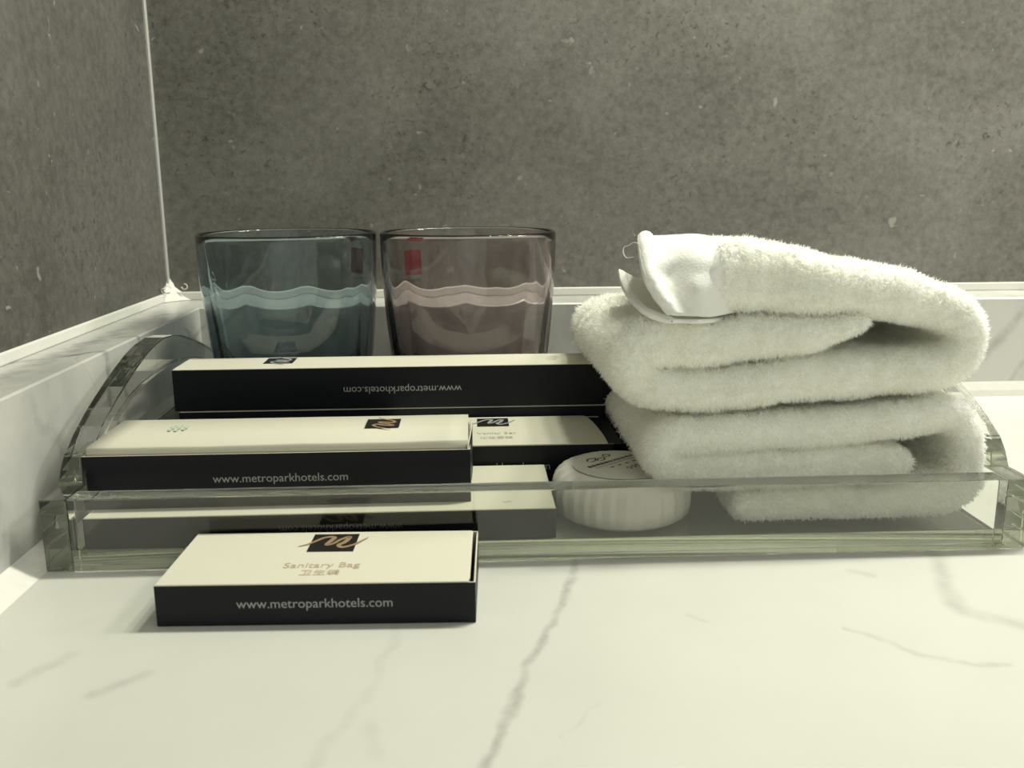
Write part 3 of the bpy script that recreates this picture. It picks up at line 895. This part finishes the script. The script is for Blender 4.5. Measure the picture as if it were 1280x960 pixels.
def drape(name, grid, mat, parent, thick, edge_r, per=6):
    """Cloth patch through a grid of (photo px, photo py, depth mm), with a rolled hem along its first column."""
    G3 = []
    for row in grid:
        G3.append([(lambda a, Y: (a[0], Y, a[1]))(at_px(px, py, Y), Y) for px, py, Y in row])
    rows = [catmull(r, per) for r in G3]
    A = np.array(rows)                                  # nv x nu x 3
    cols = np.stack([catmull(A[:, i], per) for i in range(A.shape[1])], 1)
    nv, nu = cols.shape[:2]
    for i in range(nv):
        for j in range(nu):
            cols[i, j, 1] += 0.35 * smooth_noise(i * 0.5, j * 0.6, 3.0)
    verts = [tuple(p) for p in cols.reshape(-1, 3)]
    faces = [(i * nu + j, i * nu + j + 1, (i + 1) * nu + j + 1, (i + 1) * nu + j) for i in range(nv - 1) for j in range(nu - 1)]
    o = from_py(name, verts, faces, mat, parent, True)
    md = o.modifiers.new('cloth', 'SOLIDIFY'); md.thickness = thick * MM; md.offset = 0
    e = cols[:, 0]
    T = np.gradient(e, axis=0); T /= np.linalg.norm(T, axis=1)[:, None]
    inward = cols[:, 1] - cols[:, 0]; inward /= np.linalg.norm(inward, axis=1)[:, None]
    S = np.cross(T, inward); S /= np.linalg.norm(S, axis=1)[:, None]
    n = 12; tv = []; tf_ = []
    for i in range(nv):
        k_end = math.sqrt(max(0.05, 1 - max(0, 1 - min(i, nv - 1 - i) / 3.0) ** 2))
        for k in range(n):
            a = 2 * math.pi * k / n
            p = e[i] + inward[i] * edge_r * 1.5 * (1 + math.cos(a)) * 0.8 * k_end + S[i] * edge_r * math.sin(a) * k_end
            tv.append(tuple(p))
    for i in range(nv - 1):
        for k in range(n):
            tf_.append((i * n + k, i * n + (k + 1) % n, (i + 1) * n + (k + 1) % n, (i + 1) * n + k))
    tf_.append(tuple(range(n))); tf_.append(tuple(range((nv - 1) * n, nv * n))[::-1])
    from_py('rolled_edge', tv, tf_, mat, o, True)
    return o

drape('hem_band', [
    [(802, 303, 385), (840, 300, 385), (880, 300, 385), (925, 316, 385)],
    [(799, 298, 340), (840, 296, 340), (880, 296, 340), (925, 314, 340)],
    [(797, 297, 308), (840, 302, 308), (880, 301, 308), (925, 318, 312)],
    [(799, 318, 297), (838, 322, 299), (880, 318, 297), (925, 322, 302)],
    [(805, 345, 291), (836, 345, 297), (875, 342, 293), (925, 340, 299)],
    [(816, 368, 289.4), (842, 364, 294), (875, 366, 290.5), (922, 364, 299)],
    [(834, 394, 288.9), (856, 394, 289.6), (885, 396, 291.5), (918, 390, 300)]], M_HEM, t_up, 1.4, 2.2)
drape('hem_band', [
    [(773, 338, 350), (800, 350, 350), (835, 352, 350), (875, 352, 350)],
    [(776, 350, 322), (800, 368, 322), (835, 374, 322), (878, 374, 322)],
    [(785, 367, 304), (808, 384, 304), (840, 390, 304), (882, 390, 304)],
    [(804, 388, 294), (826, 396, 295), (850, 399, 295), (892, 398, 300)],
    [(838, 402, 289.6), (856, 402, 290), (880, 402, 290), (905, 399, 300)]], M_HEM, t_up, 1.4, 1.5)

def dens_low(c, n):
    w = np.full(len(c), 6.0)
    w[c[:, 1] > 310] = 1.6
    w[(c[:, 2] < 9.5) & (n[:, 2] < -0.3)] = 0.0
    w[(c[:, 1] > 340) & (c[:, 2] < 40)] = 0.4
    w[n[:, 1] > 0.6] = 0.0
    return w
def dens_up(c, n):
    w = np.full(len(c), 6.0)
    w[c[:, 1] > 318] = 3.0
    w[(c[:, 1] > 325) & (n[:, 2] < 0.1)] = 0.8
    w[n[:, 1] > 0.6] = 0.0
    hx0 = at_px(905, 350, YP)[0]
    w[(c[:, 0] < hx0) & (c[:, 2] > at_px(800, 400, YP)[1])] = 0.0
    return w
pile('pile', t_low, t_low, dens_low, seed=1)
pile('pile', t_up, t_up, dens_up, seed=2)
# loose thread at the hem
th = [at_px(*p, 300.0) for p in ((800, 306), (793, 303), (786, 307), (780, 309), (779, 316), (783, 322), (792, 321))]
cu = catmull([(a, 300.0 + 0.5 * math.sin(i), b) for i, (a, b) in enumerate(th)], 6)
verts = []; faces = []
for p in cu:
    for k in range(4):
        a = k * math.pi / 2
        verts.append((p[0] + 0.17 * math.cos(a), p[1] + 0.17 * math.sin(a), p[2] + 0.17 * math.cos(a + 1)))
for i in range(len(cu) - 1):
    for k in range(4):
        faces.append((i * 4 + k, i * 4 + (k + 1) % 4, i * 4 + 4 + (k + 1) % 4, i * 4 + 4 + k))
from_py('loose_thread', verts, faces, M_HEM, t_up)
